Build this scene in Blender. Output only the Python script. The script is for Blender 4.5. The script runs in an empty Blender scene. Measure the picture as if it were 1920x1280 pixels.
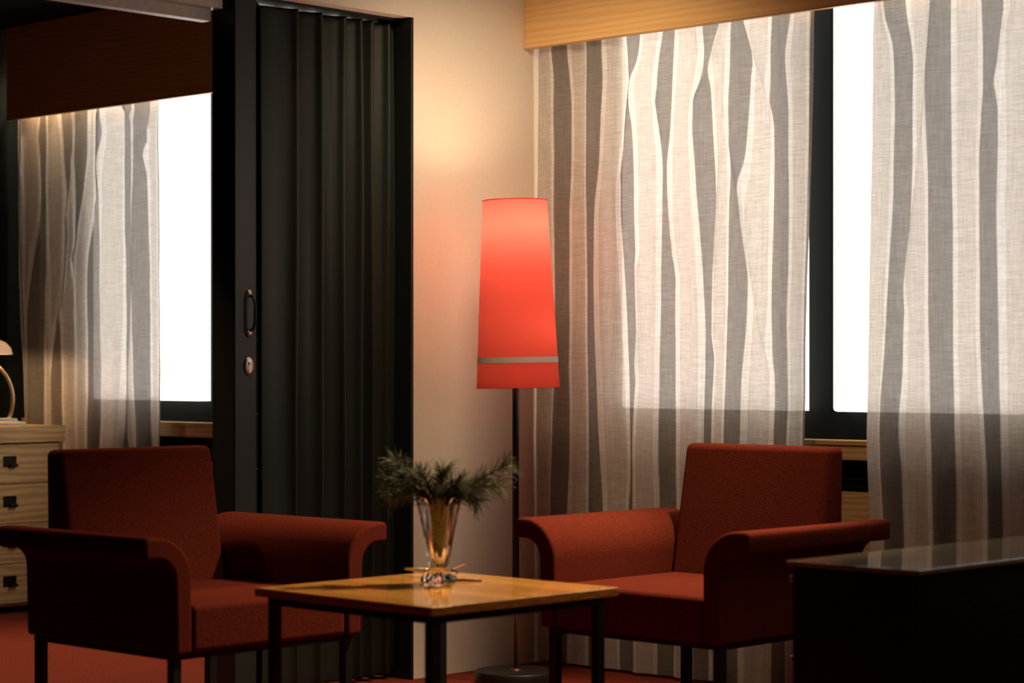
import bpy, bmesh, math, random
from mathutils import Vector, Matrix
random.seed(4)
scene = bpy.context.scene
COL = scene.collection

# ------------------------------------------------------------------ camera
cam_d = bpy.data.cameras.new('camera')
cam_d.sensor_width = 36.0
cam_d.lens = 4100.0 / 1920.0 * 36.0
cam_d.shift_y = 50.0 / 1920.0            # level camera, horizon a little under the middle
cam_d.clip_end = 60
cam_d.dof.use_dof = True
cam_d.dof.focus_distance = 7.8
cam_d.dof.aperture_fstop = 2.8
cam = bpy.data.objects.new('camera', cam_d)
COL.objects.link(cam)
cam.location = (5.47, -5.987, 1.08)
cam.rotation_euler = (math.radians(90), 0, math.radians(43.5))
scene.camera = cam

# ------------------------------------------------------------------ view, world, lights
scene.view_settings.view_transform = 'Standard'
scene.view_settings.look = 'None'
scene.view_settings.exposure = 0.0
scene.view_settings.gamma = 1.0
scene.view_settings.use_curve_mapping = False
w = bpy.data.worlds.new('night'); scene.world = w; w.use_nodes = True
w.node_tree.nodes['Background'].inputs[0].default_value = (0.9, 0.75, 0.62, 1)
w.node_tree.nodes['Background'].inputs[1].default_value = 0.001

WINDOW_GLOW = 2.75        # the lit panes
LOW_BULB_GLOW = 14.0      # floor lamp, lower bulb added to even out the shade's glow
BULB_GLOW = 98.0         # floor lamp, upper bulb
DESK_GLOW = 4.5           # desk lamp, watts
SPOT_WATTS = 200.0         # unseen downlight added to brighten the far room

sp_d = bpy.data.lights.new('added_downlight', 'SPOT')
sp_d.energy = SPOT_WATTS; sp_d.color = (1.0, .70, .42); sp_d.shadow_soft_size = .05
sp_d.spot_size = math.radians(80); sp_d.spot_blend = .6
sp = bpy.data.objects.new('added_downlight_light', sp_d); COL.objects.link(sp)
sp.location = (-1.35, -1.7, 2.6)
sp.rotation_euler = (0, math.radians(-8), 0)

NEAR_WATTS = 500.0         # warm unseen spot added to brighten the table and right seat
dn_d = bpy.data.lights.new('added_spot', 'SPOT')
dn_d.energy = NEAR_WATTS; dn_d.color = (1.0, .74, .46); dn_d.shadow_soft_size = .06
dn_d.spot_size = math.radians(62); dn_d.spot_blend = .8
dn = bpy.data.objects.new('added_spot_light', dn_d); COL.objects.link(dn)
dn.location = (1.62, -.42, 2.56)
dn.rotation_euler = (Vector((1.20, -1.35, .45)) - Vector(dn.location)).to_track_quat('-Z', 'Y').to_euler()

WASH_WATTS = 82.0         # warm unseen washer added to brighten the window corner
wd = bpy.data.lights.new('added_washer', 'SPOT')
wd.energy = WASH_WATTS; wd.color = (1.0, .73, .46); wd.shadow_soft_size = .22
wd.spot_size = math.radians(118); wd.spot_blend = 1.0
wo = bpy.data.objects.new('added_washer_light', wd); COL.objects.link(wo)
wo.location = (.80, -1.12, 2.60)
wo.rotation_euler = (Vector((.25, -.11, .95)) - Vector(wo.location)).to_track_quat('-Z', 'Y').to_euler()

COVE_WATTS = 6.5          # light strips added behind the pelmets to brighten the curtains, per metre
for nm, xa, xb in (('added_strip_light', .42, 3.10), ('added_strip_light_far', -3.30, -.25)):
    cd = bpy.data.lights.new(nm, 'AREA'); cd.shape = 'RECTANGLE'
    cd.size = xb - xa; cd.size_y = .02; cd.energy = COVE_WATTS * (xb - xa) * (.3 if xa > 0 else 1.0); cd.color = (1.0, .84, .66)
    co = bpy.data.objects.new(nm, cd); COL.objects.link(co)
    co.location = ((xa + xb) / 2, -.035, 2.475)

# ------------------------------------------------------------------ material helpers
def new_mat(name):
    m = bpy.data.materials.new(name); m.use_nodes = True
    nt = m.node_tree; nt.nodes.clear()
    out = nt.nodes.new('ShaderNodeOutputMaterial')
    return m, nt, out
def N(nt, kind, **kw):
    n = nt.nodes.new(kind)
    for k, v in kw.items(): setattr(n, k, v)
    return n
def lnk(nt, a, b): nt.links.new(a, b)
def mathn(nt, op, a, b=None, clamp=False):
    n = N(nt, 'ShaderNodeMath', operation=op); n.use_clamp = clamp
    for i, v in enumerate((a, b)):
        if v is None: continue
        if isinstance(v, (int, float)): n.inputs[i].default_value = v
        else: lnk(nt, v, n.inputs[i])
    return n.outputs[0]
def mixc(nt, f, a, b):
    n = N(nt, 'ShaderNodeMix', data_type='RGBA')
    if isinstance(f, (int, float)): n.inputs[0].default_value = f
    else: lnk(nt, f, n.inputs[0])
    for i, v in ((6, a), (7, b)):
        if isinstance(v, tuple): n.inputs[i].default_value = v + (1,) if len(v) == 3 else v
        else: lnk(nt, v, n.inputs[i])
    return n.outputs[2]
def noise(nt, scale=(1, 1, 1), s=1.0, detail=3.0, coord='Object', rough=.5):
    tc = N(nt, 'ShaderNodeTexCoord'); mp = N(nt, 'ShaderNodeMapping')
    mp.inputs['Scale'].default_value = scale
    lnk(nt, tc.outputs[coord], mp.inputs[0])
    n = N(nt, 'ShaderNodeTexNoise'); n.inputs['Scale'].default_value = s
    n.inputs['Detail'].default_value = detail; n.inputs['Roughness'].default_value = rough
    lnk(nt, mp.outputs[0], n.inputs['Vector'])
    return n.outputs[0]
def ramp(nt, fac, stops):
    r = N(nt, 'ShaderNodeValToRGB')
    e = r.color_ramp.elements
    while len(e) < len(stops): e.new(.5)
    for i, (p, c) in enumerate(stops):
        e[i].position = p; e[i].color = tuple(c) + (1,) if len(c) == 3 else c
    lnk(nt, fac, r.inputs[0])
    return r.outputs[0]
def bump(nt, h, strength=.2, dist=.002):
    b = N(nt, 'ShaderNodeBump'); b.inputs['Strength'].default_value = strength
    b.inputs['Distance'].default_value = dist
    lnk(nt, h, b.inputs['Height']); return b.outputs[0]
def principled(name, color, rough=.5, metal=0., c2=None, nscale=(1, 1, 1), ns=40., bumps=0., spec=.5,
               coat=0., sheen=0., lo=.35, hi=.65, detail=3.0, bdist=.002):
    m, nt, out = new_mat(name)
    p = N(nt, 'ShaderNodeBsdfPrincipled')
    p.inputs['Roughness'].default_value = rough
    p.inputs['Metallic'].default_value = metal
    p.inputs['Specular IOR Level'].default_value = spec
    p.inputs['Coat Weight'].default_value = coat
    p.inputs['Coat Roughness'].default_value = .06
    p.inputs['Sheen Weight'].default_value = sheen
    n = noise(nt, nscale, ns, detail)
    c = ramp(nt, n, [(lo, color), (hi, c2 or tuple(x * .85 for x in color))])
    lnk(nt, c, p.inputs['Base Color'])
    if bumps: lnk(nt, bump(nt, n, bumps, bdist), p.inputs['Normal'])
    lnk(nt, p.outputs[0], out.inputs[0])
    return m
def wood(name, light, dark, rough=.35, coat=0., scale=(2, 30, 30), spec=.5):
    m, nt, out = new_mat(name)
    p = N(nt, 'ShaderNodeBsdfPrincipled')
    p.inputs['Roughness'].default_value = rough
    p.inputs['Coat Weight'].default_value = coat; p.inputs['Coat Roughness'].default_value = .04
    p.inputs['Specular IOR Level'].default_value = spec
    a = noise(nt, scale, 1.0, 6.0, rough=.65)
    wv = N(nt, 'ShaderNodeTexWave'); wv.wave_type = 'BANDS'; wv.bands_direction = 'Z'
    wv.inputs['Scale'].default_value = 4.5; wv.inputs['Distortion'].default_value = 9
    wv.inputs['Detail'].default_value = 3; wv.inputs['Detail Scale'].default_value = 1.2
    tc = N(nt, 'ShaderNodeTexCoord'); mp = N(nt, 'ShaderNodeMapping')
    mp.inputs['Scale'].default_value = tuple(s * .16 for s in scale)
    lnk(nt, tc.outputs['Object'], mp.inputs[0]); lnk(nt, mp.outputs[0], wv.inputs[0])
    f = mathn(nt, 'ADD', mathn(nt, 'MULTIPLY', a, .6), mathn(nt, 'MULTIPLY', wv.outputs[1], .4))
    c = ramp(nt, f, [(.3, light), (.75, dark)])
    lnk(nt, c, p.inputs['Base Color'])
    lnk(nt, bump(nt, a, .05, .001), p.inputs['Normal'])
    lnk(nt, p.outputs[0], out.inputs[0])
    return m
def emis(name, color, strength):
    m, nt, out = new_mat(name)
    e = N(nt, 'ShaderNodeEmission'); e.inputs[0].default_value = tuple(color) + (1,)
    e.inputs[1].default_value = strength
    lnk(nt, e.outputs[0], out.inputs[0]); return m

M = {}
M['wall'] = principled('cream_paint', (.86, .77, .63), .75, c2=(.84, .75, .61), ns=60, bumps=.12, bdist=.0008)
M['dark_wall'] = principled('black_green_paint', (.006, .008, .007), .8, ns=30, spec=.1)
M['ceiling'] = principled('ceiling_paint', (.16, .14, .12), .9, ns=30, spec=.2)
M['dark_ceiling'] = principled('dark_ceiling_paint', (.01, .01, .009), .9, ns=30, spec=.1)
M['carpet'] = principled('red_carpet', (.25, .045, .024), .95, c2=(.12, .020, .011), ns=160, bumps=.8, spec=.05, sheen=.0, detail=5, bdist=.006)
M['pelmet'] = wood('pelmet_veneer', (.88, .57, .24), (.80, .48, .18), .55, scale=(1.2, 12, 18))
M['sill'] = wood('sill_veneer', (.56, .36, .15), (.42, .24, .09), .5, scale=(1.5, 20, 22))
M['oak'] = wood('oak', (.62, .43, .20), (.42, .26, .10), .5, scale=(14, 1.6, 14))
M['table_wood'] = wood('polished_table_wood', (.86, .42, .09), (.62, .27, .05), .16, coat=.6, scale=(2, 22, 22))
M['dark_wood'] = wood('dark_lacquered_wood', (.030, .014, .008), (.016, .008, .005), .35, scale=(2, 20, 20), spec=.3)
M['dark_top'] = wood('glossy_dark_top', (.62, .50, .34), (.52, .41, .27), .07, coat=1.0, scale=(2, 20, 20))
_p = next(n for n in M['dark_top'].node_tree.nodes if n.type == 'BSDF_PRINCIPLED'); _p.inputs['Coat IOR'].default_value = 2.2
M['black_frame'] = principled('black_window_frame', (.004, .0065, .006), .6, ns=80, spec=.12)
M['black_metal'] = principled('black_steel', (.006, .006, .006), .45, ns=80, spec=.3)
M['door'] = principled('dark_green_leathercloth', (.012, .018, .014), .48, c2=(.008, .012, .0095), ns=420, bumps=.25, spec=.45, detail=2, bdist=.0006)
M['wool'] = principled('red_wool', (.125, .022, .012), .95, c2=(.058, .011, .007), nscale=(1, 1, 1), ns=330, bumps=.6, spec=.0, sheen=.0, detail=4)
M['alu'] = principled('white_track_paint', (.62, .59, .54), .4, ns=40)
M['steel'] = principled('worn_nickel', (.55, .47, .40), .32, metal=.9, c2=(.42, .36, .3), ns=60)
M['gunmetal'] = principled('dark_gunmetal', (.03, .03, .028), .35, metal=.7, ns=60)
M['lampblack'] = principled('lamp_black_lacquer', (.010, .009, .008), .38, ns=60)
M['brown_metal'] = principled('brown_bronze_tube', (.12, .05, .03), .4, metal=.6, ns=60)
M['brass'] = principled('soft_brass', (.72, .52, .28), .3, metal=.85, ns=40)
M['slot'] = principled('slot_black', (.004, .006, .006), .8, ns=40, spec=.1)
M['needle'] = principled('pine_needle_green', (.105, .110, .035), .6, c2=(.050, .060, .018), ns=30)
M['twig'] = principled('pine_twig_bark', (.030, .028, .013), .8, ns=90)
M['white_wrap'] = principled('white_paper_wrap', (.75, .66, .52), .6, ns=60)
M['tan'] = principled('pale_wood_tip', (.68, .42, .18), .5, ns=60)
M['redbrown'] = principled('red_brown_stick', (.24, .07, .03), .5, ns=60)
M['gold'] = principled('gold_band', (.62, .42, .12), .3, metal=.8, ns=60)

def pane_mat():
    m, nt, out = new_mat('backlit_opal_pane')
    e = N(nt, 'ShaderNodeEmission')
    n = noise(nt, (1, 1, 1), 1.2, 1.0)
    c = ramp(nt, n, [(.3, (1.0, .90, .80)), (.7, (1.0, .905, .81))])
    lnk(nt, c, e.inputs[0]); e.inputs[1].default_value = WINDOW_GLOW
    lnk(nt, e.outputs[0], out.inputs[0]); return m
M['pane'] = pane_mat()
M['bulb'] = emis('warm_bulb', (1.0, .68, .49), BULB_GLOW)
M['added_low_bulb'] = emis('warm_added_bulb', (1.0, .66, .40), LOW_BULB_GLOW)

def shade_mat():
    m, nt, out = new_mat('red_lampshade_cloth')
    n = noise(nt, (1, 1, 1), 900, 2.0)
    c = ramp(nt, n, [(.3, (.92, .085, .055)), (.7, (.80, .06, .04))])
    # red cloth outside, white lining inside
    g = N(nt, 'ShaderNodeNewGeometry')
    c = mixc(nt, g.outputs['Backfacing'], c, (.86, .78, .72))
    d = N(nt, 'ShaderNodeBsdfDiffuse'); t = N(nt, 'ShaderNodeBsdfTranslucent')
    lnk(nt, c, d.inputs[0]); t.inputs[0].default_value = (.70, .118, .092, 1)
    mx = N(nt, 'ShaderNodeMixShader'); mx.inputs[0].default_value = .235
    lnk(nt, d.outputs[0], mx.inputs[1]); lnk(nt, t.outputs[0], mx.inputs[2])
    lnk(nt, mx.outputs[0], out.inputs[0]); return m
M['shade'] = shade_mat()
def stripe_mat():
    m, nt, out = new_mat('grey_ribbon')
    d = N(nt, 'ShaderNodeBsdfDiffuse'); t = N(nt, 'ShaderNodeBsdfTranslucent')
    d.inputs[0].default_value = (.88, .80, .72, 1); t.inputs[0].default_value = (.10, .05, .04, 1)
    mx = N(nt, 'ShaderNodeMixShader'); mx.inputs[0].default_value = .3
    lnk(nt, d.outputs[0], mx.inputs[1]); lnk(nt, t.outputs[0], mx.inputs[2])
    lnk(nt, mx.outputs[0], out.inputs[0]); return m
M['ribbon'] = stripe_mat()
def diffuser():
    m, nt, out = new_mat('white_diffuser')
    d = N(nt, 'ShaderNodeBsdfDiffuse'); t = N(nt, 'ShaderNodeBsdfTranslucent')
    d.inputs[0].default_value = (.85, .80, .74, 1); t.inputs[0].default_value = (.92, .84, .74, 1)
    mx = N(nt, 'ShaderNodeMixShader'); mx.inputs[0].default_value = .6
    lnk(nt, d.outputs[0], mx.inputs[1]); lnk(nt, t.outputs[0], mx.inputs[2])
    lnk(nt, mx.outputs[0], out.inputs[0]); return m
M['diffuser'] = diffuser()
def opal():
    m, nt, out = new_mat('white_opal_glass')
    p = N(nt, 'ShaderNodeBsdfPrincipled'); p.inputs['Base Color'].default_value = (.62, .56, .50, 1)
    p.inputs['Roughness'].default_value = .2
    t = N(nt, 'ShaderNodeBsdfTranslucent'); t.inputs[0].default_value = (.8, .7, .58, 1)
    mx = N(nt, 'ShaderNodeMixShader'); mx.inputs[0].default_value = .25
    lnk(nt, p.outputs[0], mx.inputs[1]); lnk(nt, t.outputs[0], mx.inputs[2])
    lnk(nt, mx.outputs[0], out.inputs[0]); return m
M['opal'] = opal()
def glass():
    m, nt, out = new_mat('clear_crystal')
    p = N(nt, 'ShaderNodeBsdfPrincipled'); p.inputs['Base Color'].default_value = (.97, .96, .93, 1)
    p.inputs['Roughness'].default_value = .02; p.inputs['Transmission Weight'].default_value = 1
    p.inputs['IOR'].default_value = 1.5
    lnk(nt, p.outputs[0], out.inputs[0]); return m
M['glass'] = glass()

def curtain_mat():
    """sheer linen: cream ground, dark open stripes edged with denser white bands"""
    m, nt, out = new_mat('striped_sheer_linen')
    uv = N(nt, 'ShaderNodeUVMap'); uv.uv_map = 'fabric'
    sx = N(nt, 'ShaderNodeSeparateXYZ'); lnk(nt, uv.outputs[0], sx.inputs[0])
    u = sx.outputs[0]
    cell = mathn(nt, 'FRACT', mathn(nt, 'ADD', u, .5))
    d = mathn(nt, 'ABSOLUTE', mathn(nt, 'SUBTRACT', cell, .5))          # 0 in the middle of a stripe
    grey = mathn(nt, 'SUBTRACT', 1.0, mathn(nt, 'MULTIPLY', mathn(nt, 'SUBTRACT', d, .19), 50.0, True), True)
    inner = mathn(nt, 'LESS_THAN', d, .305)
    white = mathn(nt, 'MULTIPLY', inner, mathn(nt, 'SUBTRACT', 1.0, grey))
    # no stripe in the first and last half-repeat (selvedges)
    ok = mathn(nt, 'GREATER_THAN', u, .4)
    grey = mathn(nt, 'MULTIPLY', grey, ok); white = mathn(nt, 'MULTIPLY', white, ok)
    slub = noise(nt, (16, 16, 240), 1.0, 4.0, rough=.7)
    warp = noise(nt, (260, 60, 12), 1.0, 3.0, rough=.6)
    weave = mathn(nt, 'ADD', mathn(nt, 'MULTIPLY', slub, .6), mathn(nt, 'MULTIPLY', warp, .4))
    wv = mathn(nt, 'MULTIPLY', mathn(nt, 'SUBTRACT', weave, .5), 1.0)
    base = mixc(nt, white, (.76, .73, .69), (.97, .96, .94))
    base = mixc(nt, grey, base, (.29, .275, .255))
    dark = mixc(nt, mathn(nt, 'MULTIPLY', mathn(nt, 'ADD', .5, mathn(nt, 'MULTIPLY', wv, -3.2)), 1.0, True),
                (1, 1, 1), (.62, .60, .58))
    mul = N(nt, 'ShaderNodeMix', data_type='RGBA', blend_type='MULTIPLY')
    mul.inputs[0].default_value = 1.0
    lnk(nt, base, mul.inputs[6]); lnk(nt, dark, mul.inputs[7])
    col = mul.outputs[2]
    df = N(nt, 'ShaderNodeBsdfDiffuse'); tl = N(nt, 'ShaderNodeBsdfTranslucent'); tr = N(nt, 'ShaderNodeBsdfTransparent')
    lnk(nt, col, df.inputs[0]); lnk(nt, col, tl.inputs[0])
    mx = N(nt, 'ShaderNodeMixShader'); mx.inputs[0].default_value = .31
    lnk(nt, df.outputs[0], mx.inputs[1]); lnk(nt, tl.outputs[0], mx.inputs[2])
    # openness of the weave
    t0 = mathn(nt, 'ADD', .075, mathn(nt, 'MULTIPLY', grey, -.025))
    t0 = mathn(nt, 'ADD', t0, mathn(nt, 'MULTIPLY', wv, .10), True)
    m2 = N(nt, 'ShaderNodeMixShader'); lnk(nt, t0, m2.inputs[0])
    lnk(nt, mx.outputs[0], m2.inputs[1]); lnk(nt, tr.outputs[0], m2.inputs[2])
    lnk(nt, m2.outputs[0], out.inputs[0])
    return m
M['curtain'] = curtain_mat()

# ------------------------------------------------------------------ object helpers
def empty(name, loc, label, cat, group=None, rz=0):
    o = bpy.data.objects.new(name, None); COL.objects.link(o)
    o.empty_display_size = .05
    o.location = loc; o.rotation_euler = (0, 0, rz)
    o['label'] = label; o['category'] = cat
    if group: o['group'] = group
    return o
def finish(name, bm, mat, parent=None, smooth=False, bevel=0., seg=2, label=None, angle=40):
    bmesh.ops.recalc_face_normals(bm, faces=bm.faces)
    me = bpy.data.meshes.new(name); bm.to_mesh(me); bm.free()
    me.materials.append(mat)
    o = bpy.data.objects.new(name, me); COL.objects.link(o)
    if parent: o.parent = parent
    if smooth or bevel:
        for p in me.polygons: p.use_smooth = True
    if bevel:
        md = o.modifiers.new('bevel', 'BEVEL'); md.width = bevel; md.segments = seg
        md.limit_method = 'ANGLE'; md.angle_limit = math.radians(angle); md.harden_normals = True
    if label: o['label'] = label
    return o
def tag(o, label, cat, group=None):
    o['label'] = label; o['category'] = cat
    if group: o['group'] = group
    return o
def struct(o, label=None):
    o['kind'] = 'structure'
    if label: o['label'] = label
    return o
def add_box(bm, a, b):
    x0, y0, z0 = a; x1, y1, z1 = b
    v = [bm.verts.new(p) for p in ((x0,y0,z0),(x1,y0,z0),(x1,y1,z0),(x0,y1,z0),(x0,y0,z1),(x1,y0,z1),(x1,y1,z1),(x0,y1,z1))]
    for f in ((0,3,2,1),(4,5,6,7),(0,1,5,4),(1,2,6,5),(2,3,7,6),(3,0,4,7)): bm.faces.new([v[i] for i in f])
    return v
def box(name, a, b, mat, parent=None, bevel=0., seg=2, label=None):
    bm = bmesh.new(); add_box(bm, a, b)
    return finish(name, bm, mat, parent, bevel=bevel, seg=seg, label=label)
def add_lathe(bm, prof, n=48, c=(0, 0, 0), closed=False, mod=None):
    rings = []
    for k, (r, z) in enumerate(prof):
        ring = []
        for i in range(n):
            a = 2 * math.pi * i / n
            rr, zz = (r, z) if mod is None else mod(k, a, r, z)
            ring.append(bm.verts.new((c[0] + rr * math.cos(a), c[1] + rr * math.sin(a), c[2] + zz)))
        rings.append(ring)
    m = len(rings)
    for k in range(m if closed else m - 1):
        A, B = rings[k], rings[(k + 1) % m]
        for i in range(n):
            j = (i + 1) % n
            bm.faces.new((A[i], A[j], B[j], B[i]))
    if not closed:
        bm.faces.new(rings[0]); bm.faces.new(rings[-1])
def lathe(name, prof, mat, parent=None, n=48, c=(0, 0, 0), closed=False, mod=None, label=None, smooth=True):
    bm = bmesh.new(); add_lathe(bm, prof, n, c, closed, mod)
    o = finish(name, bm, mat, parent, smooth=smooth, label=label)
    if smooth:
        md = o.modifiers.new('edges', 'EDGE_SPLIT'); md.split_angle = math.radians(50)
    return o
def add_tube(bm, pts, radii, n=8, cap=True):
    pts = [Vector(p) for p in pts]
    if isinstance(radii, (int, float)): radii = [radii] * len(pts)
    rings = []; ref = None
    for i, p in enumerate(pts):
        t = (pts[min(i + 1, len(pts) - 1)] - pts[max(i - 1, 0)]).normalized()
        if ref is None:
            ref = Vector((0, 0, 1)) if abs(t.z) < .9 else Vector((1, 0, 0))
        a = (ref - t * ref.dot(t)).normalized(); ref = a; b = t.cross(a)
        rings.append([bm.verts.new(p + (a * math.cos(2 * math.pi * k / n) + b * math.sin(2 * math.pi * k / n)) * radii[i]) for k in range(n)])
    for A, B in zip(rings, rings[1:]):
        for k in range(n): bm.faces.new((A[k], A[(k + 1) % n], B[(k + 1) % n], B[k]))
    if cap and n > 2: bm.faces.new(rings[0][::-1]); bm.faces.new(rings[-1])
def tube(name, pts, radii, mat, parent=None, n=12, label=None):
    bm = bmesh.new(); add_tube(bm, pts, radii, n)
    return finish(name, bm, mat, parent, smooth=True, label=label)
def add_prism(bm, prof, y0, y1, axis='y'):
    """closed outline (p,q) pushed along an axis; quads strips are avoided, ends are ngons"""
    def P(p, t):
        if axis == 'y': return (p[0], t, p[1])
        if axis == 'x': return (t, p[0], p[1])
        return (p[0], p[1], t)
    A = [bm.verts.new(P(p, y0)) for p in prof]; B = [bm.verts.new(P(p, y1)) for p in prof]
    n = len(prof)
    for i in range(n): bm.faces.new((A[i], A[(i + 1) % n], B[(i + 1) % n], B[i]))
    bm.faces.new(A[::-1]); bm.faces.new(B)

# ------------------------------------------------------------------ the room
# window wall: X axis at Y = 0; partition with the sliding door: Y axis at X = 0
H = 2.68
struct(box('floor', (-6, -9, -.1), (8, .2, 0), M['carpet']), 'red carpet floor')
struct(box('ceiling', (0, -9, H), (8, .2, H + .1), M['ceiling']), 'pale ceiling of the near room')
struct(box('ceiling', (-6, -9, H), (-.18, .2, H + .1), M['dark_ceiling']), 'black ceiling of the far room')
# window wall pieces round the window openings
W1, W2, W3 = (.332, 1.158), (1.242, 2.068), (-2.842, -2.016)
bm = bmesh.new()
add_box(bm, (0, .02, 0), (.29, .2, H))
add_box(bm, (.29, .02, 0), (3.02, .2, .845)); add_box(bm, (.29, .02, 2.42), (3.02, .2, H))
add_box(bm, (3.02, .02, 0), (8, .2, H))
struct(finish('wall_back', bm, M['wall']), 'cream wall around the right windows')
bm = bmesh.new()
add_box(bm, (-6, .02, 0), (-2.88, .2, H)); add_box(bm, (-2.88, .02, 0), (-1.10, .2, .845))
add_box(bm, (-2.88, .02, 2.42), (-1.10, .2, H)); add_box(bm, (-1.10, .02, 0), (-.18, .2, H))
struct(finish('wall_back', bm, M['wall']), 'cream wall around the far room window')
# partition wall
JY = -.719
struct(box('wall_partition', (-.18, JY, 0), (0, .2, H), M['wall'], bevel=.002), 'cream wall between the folding door and the corner')
struct(box('wall_partition', (-.18, -9, 2.296), (0, JY, H), M['wall']), 'cream lintel over the folding door')
struct(box('trim_1', (-.18, JY - .012, 0), (-.0005, JY - .0002, 2.2955), M['door']), 'dark jamb lining')
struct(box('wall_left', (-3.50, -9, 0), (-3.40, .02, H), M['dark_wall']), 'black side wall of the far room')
# windows: black frame, opal lit panes
def window(name, x0, x1, label, last=False):
    zb, zt = .935, 2.40
    bm = bmesh.new()
    add_box(bm, (x0 - .042, .0, .845), (x1 + .042, .08, zb))       # bottom rail
    add_box(bm, (x0 - .042, .0, zt), (x1 + .042, .08, zt + .04))   # top rail
    add_box(bm, (x0 - .042, .0, zb), (x0, .08, zt)); add_box(bm, (x1, .0, zb), (x1 + .042, .08, zt))
    fr = struct(finish(name, bm, M['black_frame']), label)
    bm = bmesh.new(); add_box(bm, (x0 + .058, -.070, zb + .003), (x1, .03, zt))
    p = finish('pane', bm, M['pane'], fr, bevel=.012, seg=3, label='glowing white pane')
    return fr
window('window_1', *W1, 'black framed window behind the middle curtain')
window('window_2', *W2, 'black framed window behind the right curtain')
window('window_3', *W3, 'black framed window in the far room')
window('added_window_5', 2.152, 2.978, 'added unseen black framed window furthest right')  # added out of view to bring more light into the near room
window('added_window_4', -1.932, -1.15, 'added unseen black framed window behind the folding door')  # added out of sight for extra light in the far room

# pelmets
def pelmet(x0, x1, label):
    t = empty('pelmet', (x0, -.16, 2.248), label, 'pelmet')
    box('front_board', (0, 0, 0), (x1 - x0, .018, H - 2.249), M['pelmet'], t, bevel=.001)
    box('light_edge', (0, -.001, -.004), (x1 - x0, .019, -.0003), M['sill'], t)
    bm = bmesh.new()
    add_box(bm, (.01, .045, .03), (x1 - x0 - .01, .062, .045))
    tr = finish('curtain_rail', bm, M['alu'], t)
    box('added_strip_housing', (.02, .11, 2.478 - 2.248), (x1 - x0 - .04, .14, 2.50 - 2.248), M['alu'], t)  # housing for the added light strip
    return t
pelmet(.002, 3.2, 'orange lit wooden pelmet board above the two right curtains')
pelmet(-3.34, -.182, 'unlit brown pelmet board above the left curtain in the far room')

# boxed sill with grille slots under the windows
def sill_unit(x0, x1, slots, label):
    t = empty('sill_casing', (x0, -.06, 0), label, 'window sill')
    L = x1 - x0
    box('sill_board', (-.0, -.004, .828), (L, .079, .8445), M['sill'], t, bevel=.002, label='pale top board')
    bm = bmesh.new()
    add_box(bm, (0, 0, .781), (L, .018, .8275))
    xs = 0
    for a, b in slots:
        if a - x0 > xs: add_box(bm, (xs, 0, .677), (a - x0, .018, .7808))
        xs = b - x0
    if xs < L: add_box(bm, (xs, 0, .677), (L, .018, .7808))
    add_box(bm, (0, 0, .02), (L, .018, .6768))
    finish('front_panel', bm, M['sill'], t)
    for a, b in slots:
        bm = bmesh.new(); add_box(bm, (a - x0, .030, .67), (b - x0, .04, .79))
        for k in range(4):
            z = .69 + k * .025
            add_box(bm, (a - x0, .02, z), (b - x0, .03, z + .004))
        finish('grille', bm, M['slot'], t, label='black recessed grille slot')
    return t
sill_unit(.03, 2.9, [(.048, 1.62), (1.655, 2.86)], 'wooden sill casing with black grille slots under the right windows')
sill_unit(-3.36, -.2, [(-3.3, -.3)], 'wooden sill casing under the far room window')
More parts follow.
